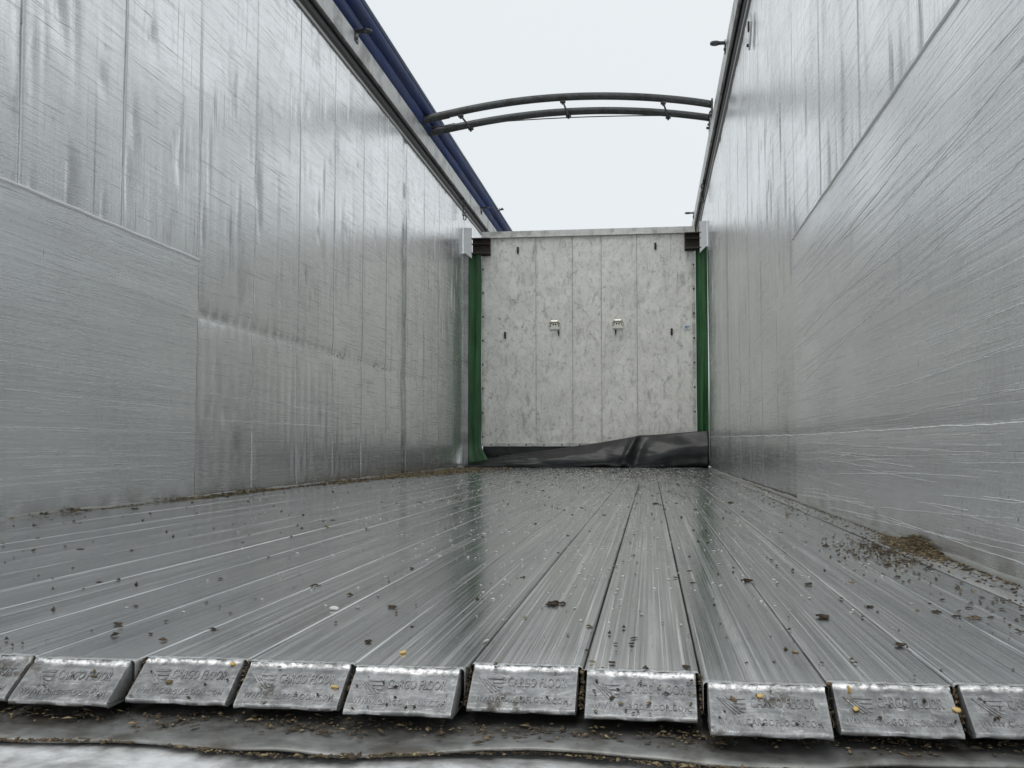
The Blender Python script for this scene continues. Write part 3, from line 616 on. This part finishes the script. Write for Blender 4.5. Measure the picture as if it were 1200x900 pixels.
MB().box(-1.70, -1.672, -.012, .02, .215, 2.348, .002).build('side_trim', M['trim'], bk)
MB().box(.425, .458, -.012, .02, .215, 2.348, .002).build('side_trim', M['trim'], bk)
MB().box(-1.671, .424, -.013, .02, .212, .247, .002).build('bottom_trim', M['trim'], bk)
for z in np.arange(.30, 2.1, .245):
    for x in (-1.686, .442):
        MB().cyl((x, -.012, z + .01), (x, -.020, z + .01), .0095, 8).build('bolt', M['bolt'], bk)
for x in np.arange(-1.60, .4, .18):
    MB().cyl((x, -.013, .228), (x, -.020, .228), .008, 8).build('bolt', M['bolt'], bk)
for x in (-.951, -.313):                      # latches
    la = MB().box(x - .055, x + .055, -.022, -.004, 1.395, 1.425, .006).box(x - .05, x + .05, -.012, -.003, 1.42, 1.47, .003).build('latch', M['shiny'], bk)
    MB().tube([(x - .048, -.012, 1.425), (x - .046, -.035, 1.452), (x - .030, -.045, 1.472), (x + .030, -.045, 1.472), (x + .046, -.035, 1.452), (x + .048, -.012, 1.425)], .012, 8).build('handle', M['shiny'], la, True)
    MB().box(x - .018, x - .006, -.026, -.018, 1.437, 1.452).box(x + .006, x + .018, -.026, -.018, 1.437, 1.452).build('catch', M['bolt'], la)
    sx = x + (.04 if x < -.5 else -.022)
    MB().box(sx - .008, sx + .008, -.018, -.003, 1.345, 1.385, .002).cyl((sx, -.01, 1.335), (sx, -.02, 1.335), .006).build('latch_tab', M['rust'], bk)
for x, z in ((-1.458, 1.345), (.221, 1.355), (-1.326, 2.215), (.067, 2.222)):
    MB().box(x - .010, x + .010, -.016, -.003, z - .035, z + .012, .002).cyl((x, -.004, z + .022), (x, -.022, z + .022), .012, 10).box(x - .012, x + .012, -.028, -.016, z - .012, z + .0, .002).build('hook_tab', M['rust'], bk)
st_ = MB().box(.335, .40, -.008, -.004, 1.375, 1.42).build('sticker', M['sticker'], bk)
MB().box(.352, .378, -.0095, -.008, 1.386, 1.411).box(.384, .394, -.0095, -.008, 1.395, 1.411).build('sticker_print', M['print'], st_)
for s, x0, x1 in ((1, -1.792, -1.605), (-1, .355, .520)):   # rusty guide brackets at both top corners
    b = MB(); b.box(x0, x1, -.03, -.022, 2.16, 2.345, .001)
    b.box(x0, x1, -.11, -.03, 2.325, 2.335, .001); b.box(x0, x1, -.11, -.03, 2.175, 2.185, .001)
    b.box(x0, x1, -.11, -.03, 2.270, 2.276, .001)
    for bx in (x0 + .04, x1 - .03):
        b.cyl((bx, -.03, 2.305), (bx, -.045, 2.305), .013, 6); b.cyl((bx, -.03, 2.205), (bx, -.045, 2.205), .013, 6)
    b.build('guide_bracket', M['rust'], bk)
MB().box(XL - .006, XL + .038, -.012, .01, .004, 2.2, .004).build('glare_cover_strip', M['rail'], bk)  # strips added beside the curtain to cover glare from the lit wall behind
MB().box(XL + .037, XL + .052, -.006, .02, .004, 2.2).build('glare_cover_strip', M['rubber'], bk)
# added dark panel standing for the shade under the boards
MB().box(-1.69, .45, .03, .04, .02, .214).build('under_shade_panel', M['rubber'], bk)

# ------------------------------------------------------------------ green curtains beside the bulkhead
def curtain(side):
    if side == 'L': xa, xb, zb = XL + .046, -1.698, .04
    else: xa, xb, zb = .459, XR - .003, .02
    zs = np.linspace(zb, 2.20, 90); u = np.linspace(0, 1, 22); ZZ, U = np.meshgrid(zs, u, indexing='ij')
    X_ = xa + (xb - xa) * U
    yv = .012 * np.sin(U * 7 + 1.5 * vnoise(ZZ * 1.5, U, 80)) + .010 * vnoise(U * 5, ZZ * 2.2, 81) - .02
    if side == 'L':
        k = sstep(.27 - ZZ, 0, .24); X_ = X_ + k ** 1.3 * (.02 + .08 * U); yv = yv - .10 * k
        X_ = X_ + .03 * sstep(.9 - ZZ, 0, .7) * (1 - U) * U * 2
    else:
        X_ = X_ + .03 * sstep(1.3 - ZZ, 0, .9) * (1 - U) * 0; yv = yv + .02 * np.sin(U * 11) * sstep(1.6 - ZZ, 0, 1)
    P = np.stack([X_, yv, ZZ], -1)
    o = new_obj('green_tarpaulin', grid_mesh('green_tarpaulin', P, M['green'], True, flip=True), None, (0, BY - .02, 0))
    sm = o.modifiers.new('thick', 'SOLIDIFY'); sm.thickness = .003
    tag(o, 'green tarpaulin strip left of the bulkhead, its foot swept inward over the floor' if side == 'L' else
        'green tarpaulin strip right of the bulkhead, its foot hidden by the black sheet', 'tarpaulin', 'green strips beside the bulkhead')
curtain('L'); curtain('R')

# ------------------------------------------------------------------ black rubber sheet lying along the foot of the bulkhead
us = np.linspace(0, 1, 150); vs = np.linspace(0, 1, 40); U, V_ = np.meshgrid(us, vs, indexing='ij')
X_ = -1.845 + (XR - .014 + 1.845) * U
ztop = np.interp(X_, [-1.845, -1.63, -1.03, -.52, -.18, -.10, -.041, .12, .58], [.030, .100, .170, .242, .300, .318, .318, .328, .366])
zz = .004 + (ztop - .004) * V_
lean = -.16 + .12 * V_ ** 1.4 - .085 * np.sin(V_ ** .8 * math.pi) * (ztop / .36)
yv = lean + .016 * vnoise(X_ * 3.5, V_ * 2, 90) + .007 * vnoise(X_ * 9, V_ * 5, 91) + .012 * np.abs(vnoise(X_ * 2.2 + V_ * 1.5, V_ * 2.5, 92))
fold = np.exp(-((X_ + .30 - .16 * V_) / .032) ** 2) * np.clip(V_ * 1.15, 0, 1); yv = yv - .050 * fold
fold2 = np.exp(-((X_ + .16 - .10 * V_) / .06) ** 2) * np.sin(np.clip(V_ * 1.05, 0, 1) * math.pi); yv = yv + .055 * fold2
hollow = sstep(X_, -.02, .55) * (1 - V_) ** .7; yv = yv + .10 * hollow * (1 - .2 * V_)
top = np.stack([X_, yv, zz], -1); back = top[:, -1:].copy(); back[..., 1] += .03; back[..., 2] -= .012
P = np.concatenate([top, back], 1)
o = new_obj('rubber_sheet', grid_mesh('rubber_sheet', P, M['rubber'], True, flip=False), None, (0, BY - .05, 0))
sm = o.modifiers.new('thick', 'SOLIDIFY'); sm.thickness = .004
tag(o, 'creased black rubber sheet slumped on the floor before the bulkhead, rising to the right', 'rubber sheet')

# ------------------------------------------------------------------ rolled blue cover on the left rail
tr = thing('rolled_cover', 'blue rolled tarpaulin cover lying along the top of the left wall', 'rolled cover', (XL, 0, ZL + .228))
ys = np.linspace(Y0, 13.6, 420); th = np.linspace(0, 2 * math.pi, 33)
YY, T = np.meshgrid(ys, th, indexing='ij')
def roll(cx, cz, r, sd_, amp, name, mat):
    R_ = r * (1 + amp * vnoise(YY * 2.2, T * 1.3 + 3 * (T > 6.2), sd_) * np.sin(T / 2) + amp * .5 * vnoise(YY * 7, T * 1.0, sd_ + 1) * np.sin(T / 2))
    P = np.stack([cx + R_ * np.cos(T) * .9, YY, cz + R_ * np.sin(T)], -1)
    new_obj(name, grid_mesh(name, P, mat, True, flip=False), tr)
roll(-.002, .062, .080, 100, .30, 'tarpaulin_bundle', M['blue'])
roll(.058, .140, .056, 110, .14, 'tarpaulin_roll', M['blue'])
roll(.078, .205, .028, 120, .10, 'roller_tube', M['blue_edge'])
b = MB()
for k in range(3):
    y_ = 11.9; b.tube([(.10 + .012 * k, y_, .17 + .02 * k), (.13, y_ + .01, .19), (.155 + .01 * k, y_, .215 - .01 * k)], .006, 6)
b.build('roller_clip', M['steel'], tr, True)

# ------------------------------------------------------------------ roof bow: two arched tubes tied together
rb = thing('roof_bow', 'pair of dark arched steel tubes clamped together, spanning the open roof', 'roof bow', (-1.86, 8.19, 2.84))
O = Vector((-1.86, 8.19, 2.84))
U1 = [(-1.86, 8.038, 2.863), (-1.498, 8.124, 2.963), (-1.061, 8.228, 3.057), (-.622, 8.332, 3.107), (-.181, 8.437, 3.129), (.27, 8.543, 3.114), (.535, 8.61, 3.085)]
U2 = [(-1.86, 8.344, 2.854), (-1.553, 8.425, 2.936), (-1.102, 8.543, 3.032), (-.648, 8.662, 3.092), (-.189, 8.783, 3.122), (.282, 8.906, 3.111), (.535, 8.975, 3.089)]
def smooth_curve(P, n=60):
    P = np.array(P); t = np.linspace(0, 1, len(P)); c = [np.polyfit(t, P[:, k], 4) for k in range(3)]
    return [Vector([np.polyval(c[k], s) for k in range(3)]) for s in np.linspace(0, 1, n)]
C1, C2 = smooth_curve(U1), smooth_curve(U2)
for Cx in (C1, C2): MB().tube([p - O for p in Cx], .0315, 18).build('arch_tube', M['steel'], rb, True)
for Cx, dz in ((C1, 0), (C2, 0)):
    p = Cx[0] - O; MB().box(p.x - .012, p.x + .0, p.y - .05, p.y + .05, p.z - .17, p.z + .03, .003).cyl(p + Vector((-.0, 0, -.10)), p + Vector((.02, 0, -.10)), .012, 6).cyl(p + Vector((-.01, 0, 0)), p + Vector((.25, .06, .066)), .034, 16).build('end_bracket', M['steel'], rb, True)
    p = Cx[-1] - O; MB().box(p.x - .008, p.x + .006, p.y - .05, p.y + .05, p.z - .16, p.z + .04, .003).cyl(p + Vector((0, 0, -.09)), p + Vector((-.03, 0, -.09)), .012, 6).cyl(p + Vector((0, 0, -.06)), p + Vector((-.02, 0, -.06)), .01, 6).build('end_bracket', M['steel'], rb, True)
for t1, t2 in ((9, 11), (28, 29), (46, 47)):
    a, c = C1[t1] - O + Vector((0, 0, -.036)), C2[t2] - O + Vector((0, 0, -.036)); b = MB()
    b.cyl(a, c, .008, 8)
    for p in (a, c): b.box(p.x - .022, p.x + .022, p.y - .018, p.y + .018, p.z - .012, p.z + .010, .002).cyl(p + Vector((0, 0, -.012)), p + Vector((0, 0, -.026)), .010, 6)
    b.build('tie_clamp', M['steel'], rb, True)
pa, pb = C1[2] - O + Vector((0, .1, -.04)), C2[-1] - O + Vector((0, -.12, -.02))
MB().tube([pa.lerp(pb, t) + Vector((0, 0, .035 * math.sin(math.pi * t) * 1.0)) for t in np.linspace(0, 1, 24)], .0045, 6).build('cable', M['seal'], rb, True)

# ------------------------------------------------------------------ loose dirt
def lump_mesh(sd_, mats):
    r_ = random.Random(sd_); bm = bmesh.new(); mi = []
    hub = [(r_.uniform(-.3, .3), r_.uniform(-.2, .2)) for _ in range(3)]
    for k in range(46):
        t = bmesh.new(); bmesh.ops.create_icosphere(t, subdivisions=1, radius=1)
        h = r_.choice(hub); px, py = h[0] + r_.gauss(0, .13), h[1] + r_.gauss(0, .11); d = math.hypot(px, py)
        s_ = r_.uniform(.04, .12) * (1.25 - min(d, .6)); zc = max(0, r_.uniform(.0, .24) * (1 - d * 1.8))
        for v in t.verts: v.co *= 1 + .8 * (r_.random() - .5)
        bmesh.ops.scale(t, vec=(s_ * r_.uniform(.8, 2.2), s_ * r_.uniform(.6, 1.2), s_ * r_.uniform(.4, 1.0)), verts=t.verts)
        bmesh.ops.rotate(t, cent=(0, 0, 0), matrix=Matrix.Rotation(r_.random() * 6.28, 3, 'Z') @ Matrix.Rotation(r_.uniform(-.6, .6), 3, 'Y'), verts=t.verts)
        bmesh.ops.translate(t, vec=(px, py, zc + s_ * .35), verts=t.verts)
        mi += [0 if r_.random() < .72 else 1] * len(t.faces)
        me = bpy.data.meshes.new('t'); t.to_mesh(me); t.free(); bm.from_mesh(me); bpy.data.meshes.remove(me)
    for v in bm.verts: v.co.z = max(v.co.z, 0)
    me = bpy.data.meshes.new('dirt_clump'); bm.to_mesh(me); bm.free()
    for m in mats: me.materials.append(m)
    me.polygons.foreach_set('material_index', np.array(mi, dtype=np.int32)); return me
lumps = [lump_mesh(i, [M['soil'], M['brown']]) for i in range(7)] + [lump_mesh(40, [M['tan'], M['brown']])]
CL = [(-1.759,4.122,0.030),(-1.735,3.292,0.034),(-0.728,1.903,0.010),(-0.687,1.908,0.010),(-0.687,1.585,0.012),(-0.510,1.527,0.018),(-0.415,1.763,0.011),(-0.340,1.338,0.023),(-0.533,1.263,0.007),(-0.680,1.300,0.011),(-0.636,1.166,0.020),(-0.564,1.113,0.008),(-0.307,1.101,0.014),(-0.280,1.196,0.008),(-0.908,2.872,0.015),(-0.894,2.182,0.010),(-1.054,1.990,0.015),(-1.168,1.993,0.015),(-1.407,2.220,0.013),(-0.505,1.149,0.015),(-0.549,1.388,0.006),(-0.775,6.014,0.035),(-0.197,2.452,0.014),(-0.184,2.056,0.010),(-0.027,1.909,0.010),(-0.129,1.389,0.035),(-0.410,1.751,0.009),(-0.020,1.160,0.011),(-0.020,1.125,0.012),(-0.041,1.025,0.012),(0.017,3.843,0.051),(-0.143,3.199,0.016),(0.146,1.666,0.028),(0.319,2.620,0.013),(0.212,1.330,0.025),(0.243,1.638,0.019),(0.261,1.158,0.020),(0.363,1.391,0.016),(0.378,1.359,0.014),(0.396,1.349,0.020),(0.419,1.358,0.010),(0.284,1.423,0.017),(0.538,1.866,0.026),(0.405,2.278,0.019),(0.454,2.304,0.022),(0.473,2.268,0.035),(0.475,2.162,0.026),(0.397,2.102,0.018),(0.423,1.928,0.017),(0.398,1.754,0.014),(0.297,3.938,0.046),(0.033,1.015,0.017),(0.460,1.532,0.013),(0.414,1.433,0.011),(0.224,1.986,0.010),(0.531,1.620,0.014),(0.535,2.277,0.027),(0.506,2.100,0.016)]
bins = {}
for c in CL: bins.setdefault(int(math.floor((c[0] - X_EDGE) / PITCH)), []).append(c)
for k, L in sorted(bins.items()):
    L.sort(key=lambda c: c[1])
    for i, (x, y, w) in enumerate(L):
        tanc = (x, y) == (.396, 1.349)
        o = new_obj('dirt_clump', lumps[7] if tanc else random.choice(lumps[:7]), None, (x, y, .0005), (0, 0, random.uniform(0, 6.28)))
        w *= .95; f = random.uniform(.55, .8); o.scale = (w, w * f * 1.35, min(w * f * .75, .009 / .5)); o.rotation_euler = (0, 0, random.uniform(-3.1, 3.1))
        n_ = 3 - k
        where = 'on the edge strip by the right wall' if n_ < 0 else (f'on the {ORD[n_]} slat from the right wall' if n_ < 12 else f'on the {ORD[max(20 - n_, 0)]} slat from the left wall')
        size = 'large' if w > .024 else ('small' if w > .012 else 'tiny')
        cnt = '' if len(L) == 1 else (', nearest the end caps' if i == 0 else (', farthest from the end caps' if i == len(L) - 1 else f', {ORD[i]} from the end caps'))
        tag(o, f'{size} {"tan" if tanc else "brown"} clump {where}{cnt}', 'dirt clump', 'dirt clumps lying on the floor slats')

grains = [((-.413, .992, -.003), 'yellow grain kernel on the rim of the eighth end cap from the right wall'), ((-.301, .964, -.023), 'pale yellow grain kernel stuck on the eighth end cap beside a gap'),
          ((.095, .949, -.009), 'amber grain husk on the upper edge of the clearest stamped end cap'), ((.175, .970, -.006), 'long yellow husk at the top corner of the third end cap from the right wall'),
          ((.177, .958, -.023), 'yellow grain kernel low on the left of the third end cap from the right wall'), ((.262, .960, -.021), 'yellow grain kernel low on the right of the third end cap from the right wall'),
          ((-.253, 1.042, .003), 'yellow grain kernel lying on top of the seventh floor slat near its end cap'), ((-.410, 1.308, .003), 'whitish grain kernel lying alone on the eighth floor slat behind a dark clump'),
          ((-.178, 1.113, .003), 'pale elongated husk lying across the seam of the sixth and seventh slats'), ((.156, .955, .000), 'brown husk wedged at the top of the gap between the third and fourth end caps'),
          ((.071, .947, -.013), 'brown husk stuck on the lettering of the clearest stamped end cap'), ((-.469, .979, -.024), 'brown husk stuck on the ninth end cap from the right wall')]
t = bmesh.new(); bmesh.ops.create_icosphere(t, subdivisions=3, radius=1)
for v in t.verts: v.co.x *= 1.0 + .25 * v.co.y; v.co *= 1 + .12 * mnoise.noise(v.co * 1.5)
gm = bpy.data.meshes.new('grain_kernel'); t.to_mesh(gm); t.free(); gm.shade_smooth(); gm.materials.append(M['corn'])
gm2 = gm.copy(); gm2.materials.clear(); gm2.materials.append(M['pale']); gm3 = gm.copy(); gm3.materials.clear(); gm3.materials.append(M['tan'])
def on_face(p):
    if p[2] > -.001: return p
    k = int(math.floor((p[0] - X_EDGE) / PITCH)); t_ = min(1, (-.003 - p[2]) / .038); return (p[0], ENDS[k] - .006 - .0385 * t_, -.0030 - .0260 * t_)
grains = [(on_face(p), lab) for p, lab in grains]
for i, (p, lab) in enumerate(grains):
    o = new_obj('grain_kernel', gm3 if i in (9, 10, 11) else (gm2 if i in (7, 8) else gm), None, p, (random.uniform(.2, .7) if p[2] < 0 else 0, random.uniform(-.4, .4), random.uniform(0, 3)))
    o.scale = (.0042, .0027, .0017) if i not in (3, 8) else (.0062, .0022, .0016)
    if i == 3: o.rotation_euler = (1.0, .9, 1.1)
    if i == 7: o.scale = (.007, .005, .003)
    if p[2] >= 0: o.location.z = .002
    tag(o, lab, 'grain', 'loose grains and husks near the end caps')

def flakes(name, pts, sizes, mats, label, cat, elong=2.5, lift=0.0008, flat=.35, seed=1, frac=(.6,)):
    r_ = np.random.default_rng(seed); n = len(pts); pts = np.asarray(pts); sizes = np.asarray(sizes)[:, None]
    a = r_.random(n) * 2 * math.pi; d = np.stack([np.cos(a), np.sin(a), (r_.random(n) - .5) * .35], -1); e = np.stack([-np.sin(a), np.cos(a), (r_.random(n) - .5) * .5], -1)
    el = 1 + r_.random((n, 1)) * (elong - 1); up = np.array([[0, 0, 1.]]); h = sizes * flat * (.5 + r_.random((n, 1)))
    j = lambda: 1 + .5 * (r_.random((n, 1)) - .5)
    base = pts + up * (lift)
    V = np.stack([base + d * sizes * .5 * el * j(), base + e * sizes * .5 * j(), base - d * sizes * .5 * el * j(), base - e * sizes * .5 * j(), base + up * h + d * sizes * .15 * j(), base + up * h * .8 - d * sizes * .15 * j()], 1)
    F0 = np.array([(0, 1, 4), (1, 5, 4), (1, 2, 5), (2, 3, 5), (3, 4, 5), (3, 0, 4), (0, 3, 1), (1, 3, 2)])
    V = V.reshape(-1, 3); F = (F0[None] + (np.arange(n) * 6)[:, None, None]).reshape(-1, 3)
    me = bpy.data.meshes.new(name); me.vertices.add(len(V)); me.vertices.foreach_set('co', V.astype(np.float32).ravel())
    me.loops.add(F.size); me.loops.foreach_set('vertex_index', F.astype(np.int32).ravel())
    me.polygons.add(len(F)); me.polygons.foreach_set('loop_start', np.arange(0, F.size, 3, dtype=np.int32))
    for m in mats: me.materials.append(m)
    mi = np.repeat(r_.choice(len(mats), n, p=frac if len(frac) == len(mats) else None), 8); me.update(calc_edges=True)
    me.polygons.foreach_set('material_index', mi.astype(np.int32)); me.validate()
    o = new_obj(name, me); tag(o, label, cat, kind='stuff'); return o
R_ = np.random.default_rng(5)
# litter along the left wall
n = 11000; y = 2.6 + 7.4 * R_.random(n) ** .66; cl_ = .5 + .5 * vnoise(y * 2.5, y * 0, 200); keep = R_.random(n) < np.clip(cl_ * .9 + (y > 5.6) * .35, .05, 1); y = y[keep]
wd = np.interp(y, [2.6, 4.5, 6, 8, 10], [.012, .022, .07, .19, .26]); x = XL + .016 + np.abs(R_.normal(0, 1, len(y))) * wd
z = .014 * np.clip(.4 + vnoise(y * 3, y * 0, 201), 0, 1) * np.exp(-(x - XL - .016) / .03) * R_.random(len(y))
flakes('plant_litter', np.stack([x, y, z], -1), (.0025 + .011 * R_.random(len(y)) ** 2) * np.interp(y, [2, 10], [.8, 1.7]), [M['straw'], M['brown'], M['soil']], 'band of chopped straw and brown crumbs swept against the foot of the left wall', 'plant litter', seed=3, frac=(.42, .36, .22))
# heap by the right wall and trail
n = 4200; y = R_.normal(2.26, .105, n) + .05 * np.sin(R_.random(n) * 20); d_ = np.abs(R_.normal(0, .022, n)); x = XR - .016 - d_; z = R_.random(n) * .026 * np.exp(-d_ / .02) * np.exp(-((y - 2.26) / .15) ** 2)
flakes('straw_heap', np.stack([x, y, z], -1), (.0012 + .0055 * R_.random(n) ** 2), [M['straw'], M['tan'], M['brown']], 'small heap of chopped straw on the edge strip against the right wall', 'straw heap', elong=4, seed=4, frac=(.22, .10, .68))
n = 2600; y = 1.2 + 5 * R_.random(n) ** 1.5; x = XR - .02 - np.abs(R_.normal(0, .07, n)); q = R_.random(n) < .45
x = np.where(q, x, XR - .02 - np.abs(R_.normal(0, .008, n)))
m_ = (R_.random(n) < .25); x = np.where(m_, R_.normal(.46, .05, n), x); y = np.where(m_, R_.normal(2.15, .16, n), y); x = np.minimum(x, XR - .016)
flakes('dirt_crumbs', np.stack([x, y, 0 * y], -1), R_.uniform(.0015, .006, n), [M['soil'], M['brown'], M['straw']], 'dark crumbs and straw bits scattered along the foot of the right wall', 'crumbs', seed=5, frac=(.5, .35, .15))
# crumbs over the whole floor
n = 3400; y = 1.0 + 9 * R_.random(n) ** 1.4; x = XL + .05 + (XR - XL - .1) * R_.random(n); k = R_.random(n) < np.clip(.60 + 1.2 * vnoise(x * 3, y * 2, 220), .06, 1); x, y = x[k], y[k]; n = len(x)
flakes('floor_crumbs', np.stack([x, y, 0 * y], -1), (.0008 + .0046 * R_.random(n) ** 3.2) * (1 + .18 * y), [M['soil'], M['brown'], M['straw']], 'fine brown crumbs strewn all over the floor slats', 'crumbs', seed=6, flat=.5, frac=(.6, .3, .1))
# pale specks in the middle of the floor
n = 6500; y = 1.25 + 8.6 * R_.random(n) ** .85; c0 = np.interp(y, [1, 2, 4, 10], [-.16, -.2, -.35, -.6]); x = R_.normal(0, 1, n) * np.interp(y, [1, 3, 10], [.22, .36, .75]) + c0
k = (x > XL + .03) & (x < XR - .03) & (R_.random(n) < .55 + .45 * vnoise(x * 6, y * 3, 210)); x, y = x[k], y[k]
flakes('pale_specks', np.stack([x, y, 0 * y], -1), R_.uniform(.0016, .0048, len(x)) * (1 + .12 * y), [M['pale']], 'whitish specks sprinkled over the middle of the floor', 'specks', seed=7, flat=.25, frac=(1.,))
# bits caught on the sill sheet and in the gaps between the caps
x = []; y = []; z = []
for i in range(1700):
    if random.random() < .5:
        px = random.uniform(-.75, .42); py = .945 + random.gauss(0, .012); pz = -.0465
    else:
        px = random.uniform(-.75, .42); py = random.uniform(.905, .975); pz = -.047
        if mnoise.noise((px * 12, 1, 4)) < .05 and random.random() < .8: continue
    x.append(px); y.append(py + .03 * max(0, px + .1)); z.append(pz)
for i in range(1500):
    px = random.uniform(-.85, .45); x.append(px); y.append(.9 + float(np.interp(px,  [-0.749, -0.583, -0.509, -0.454, -0.415, -0.369, -0.3, -0.241, -0.167, -0.103, -0.051, 0.0, 0.06, 0.157, 0.301],  [0.8656, 0.8712, 0.8813, 0.886, 0.8752, 0.8634, 0.8602, 0.8705, 0.8905, 0.8992, 0.8962, 0.8861, 0.8824, 0.8909, 0.9035])) - .9 + .003 - abs(random.gauss(0, .004)) - .03 * max(0, px + .1)); z.append(-.0525)
flakes('sill_litter', np.stack([x, y, z], -1), (.001 + .0045 * R_.random(len(x)) ** 2), [M['straw'], M['brown'], M['tan'], M['soil']], 'straw bits and husks lying on the sill sheet under the end caps', 'plant litter', elong=3.2, seed=8, frac=(.15, .42, .08, .35))
x = []; y = []; z = []
for k in range(-8, 4):
    ge = X_EDGE + k * PITCH; yb_ = max(ENDS.get(k, 1), ENDS.get(k - 1, 1))
    for i in range(70):
        t_ = random.random(); x.append(ge + random.gauss(0, .0012)); y.append(yb_ + .004 - .034 * t_ + random.gauss(0, .002)); z.append(-.004 - .030 * t_)
flakes('gap_litter', np.stack([x, y, z], -1), R_.uniform(.0012, .0040, len(x)), [M['brown'], M['soil'], M['straw']], 'brown dirt packed in the gaps between the stamped end caps', 'dirt', elong=2.5, seed=9, flat=.6, frac=(.45, .4, .15))
# bits stuck to cap faces
x = []; y = []; z = []
for i in range(110):
    k = random.choice([-7, -6, -5, -4, -3, -2, -1, -1, -1, 0, 0, 1, 2]); t_ = random.random() ** .8
    x.append(X_EDGE + (k + random.uniform(.06, .94)) * PITCH); y.append(ENDS[k] - .006 - .0385 * t_ - .0005); z.append(-.0035 - .0260 * t_)
flakes('cap_litter', np.stack([x, y, z], -1), R_.uniform(.0010, .0034, len(x)), [M['brown'], M['soil'], M['tan']], 'brown flecks stuck to the faces of the stamped end caps', 'dirt', elong=3, seed=10, flat=.5, frac=(.5, .3, .2))
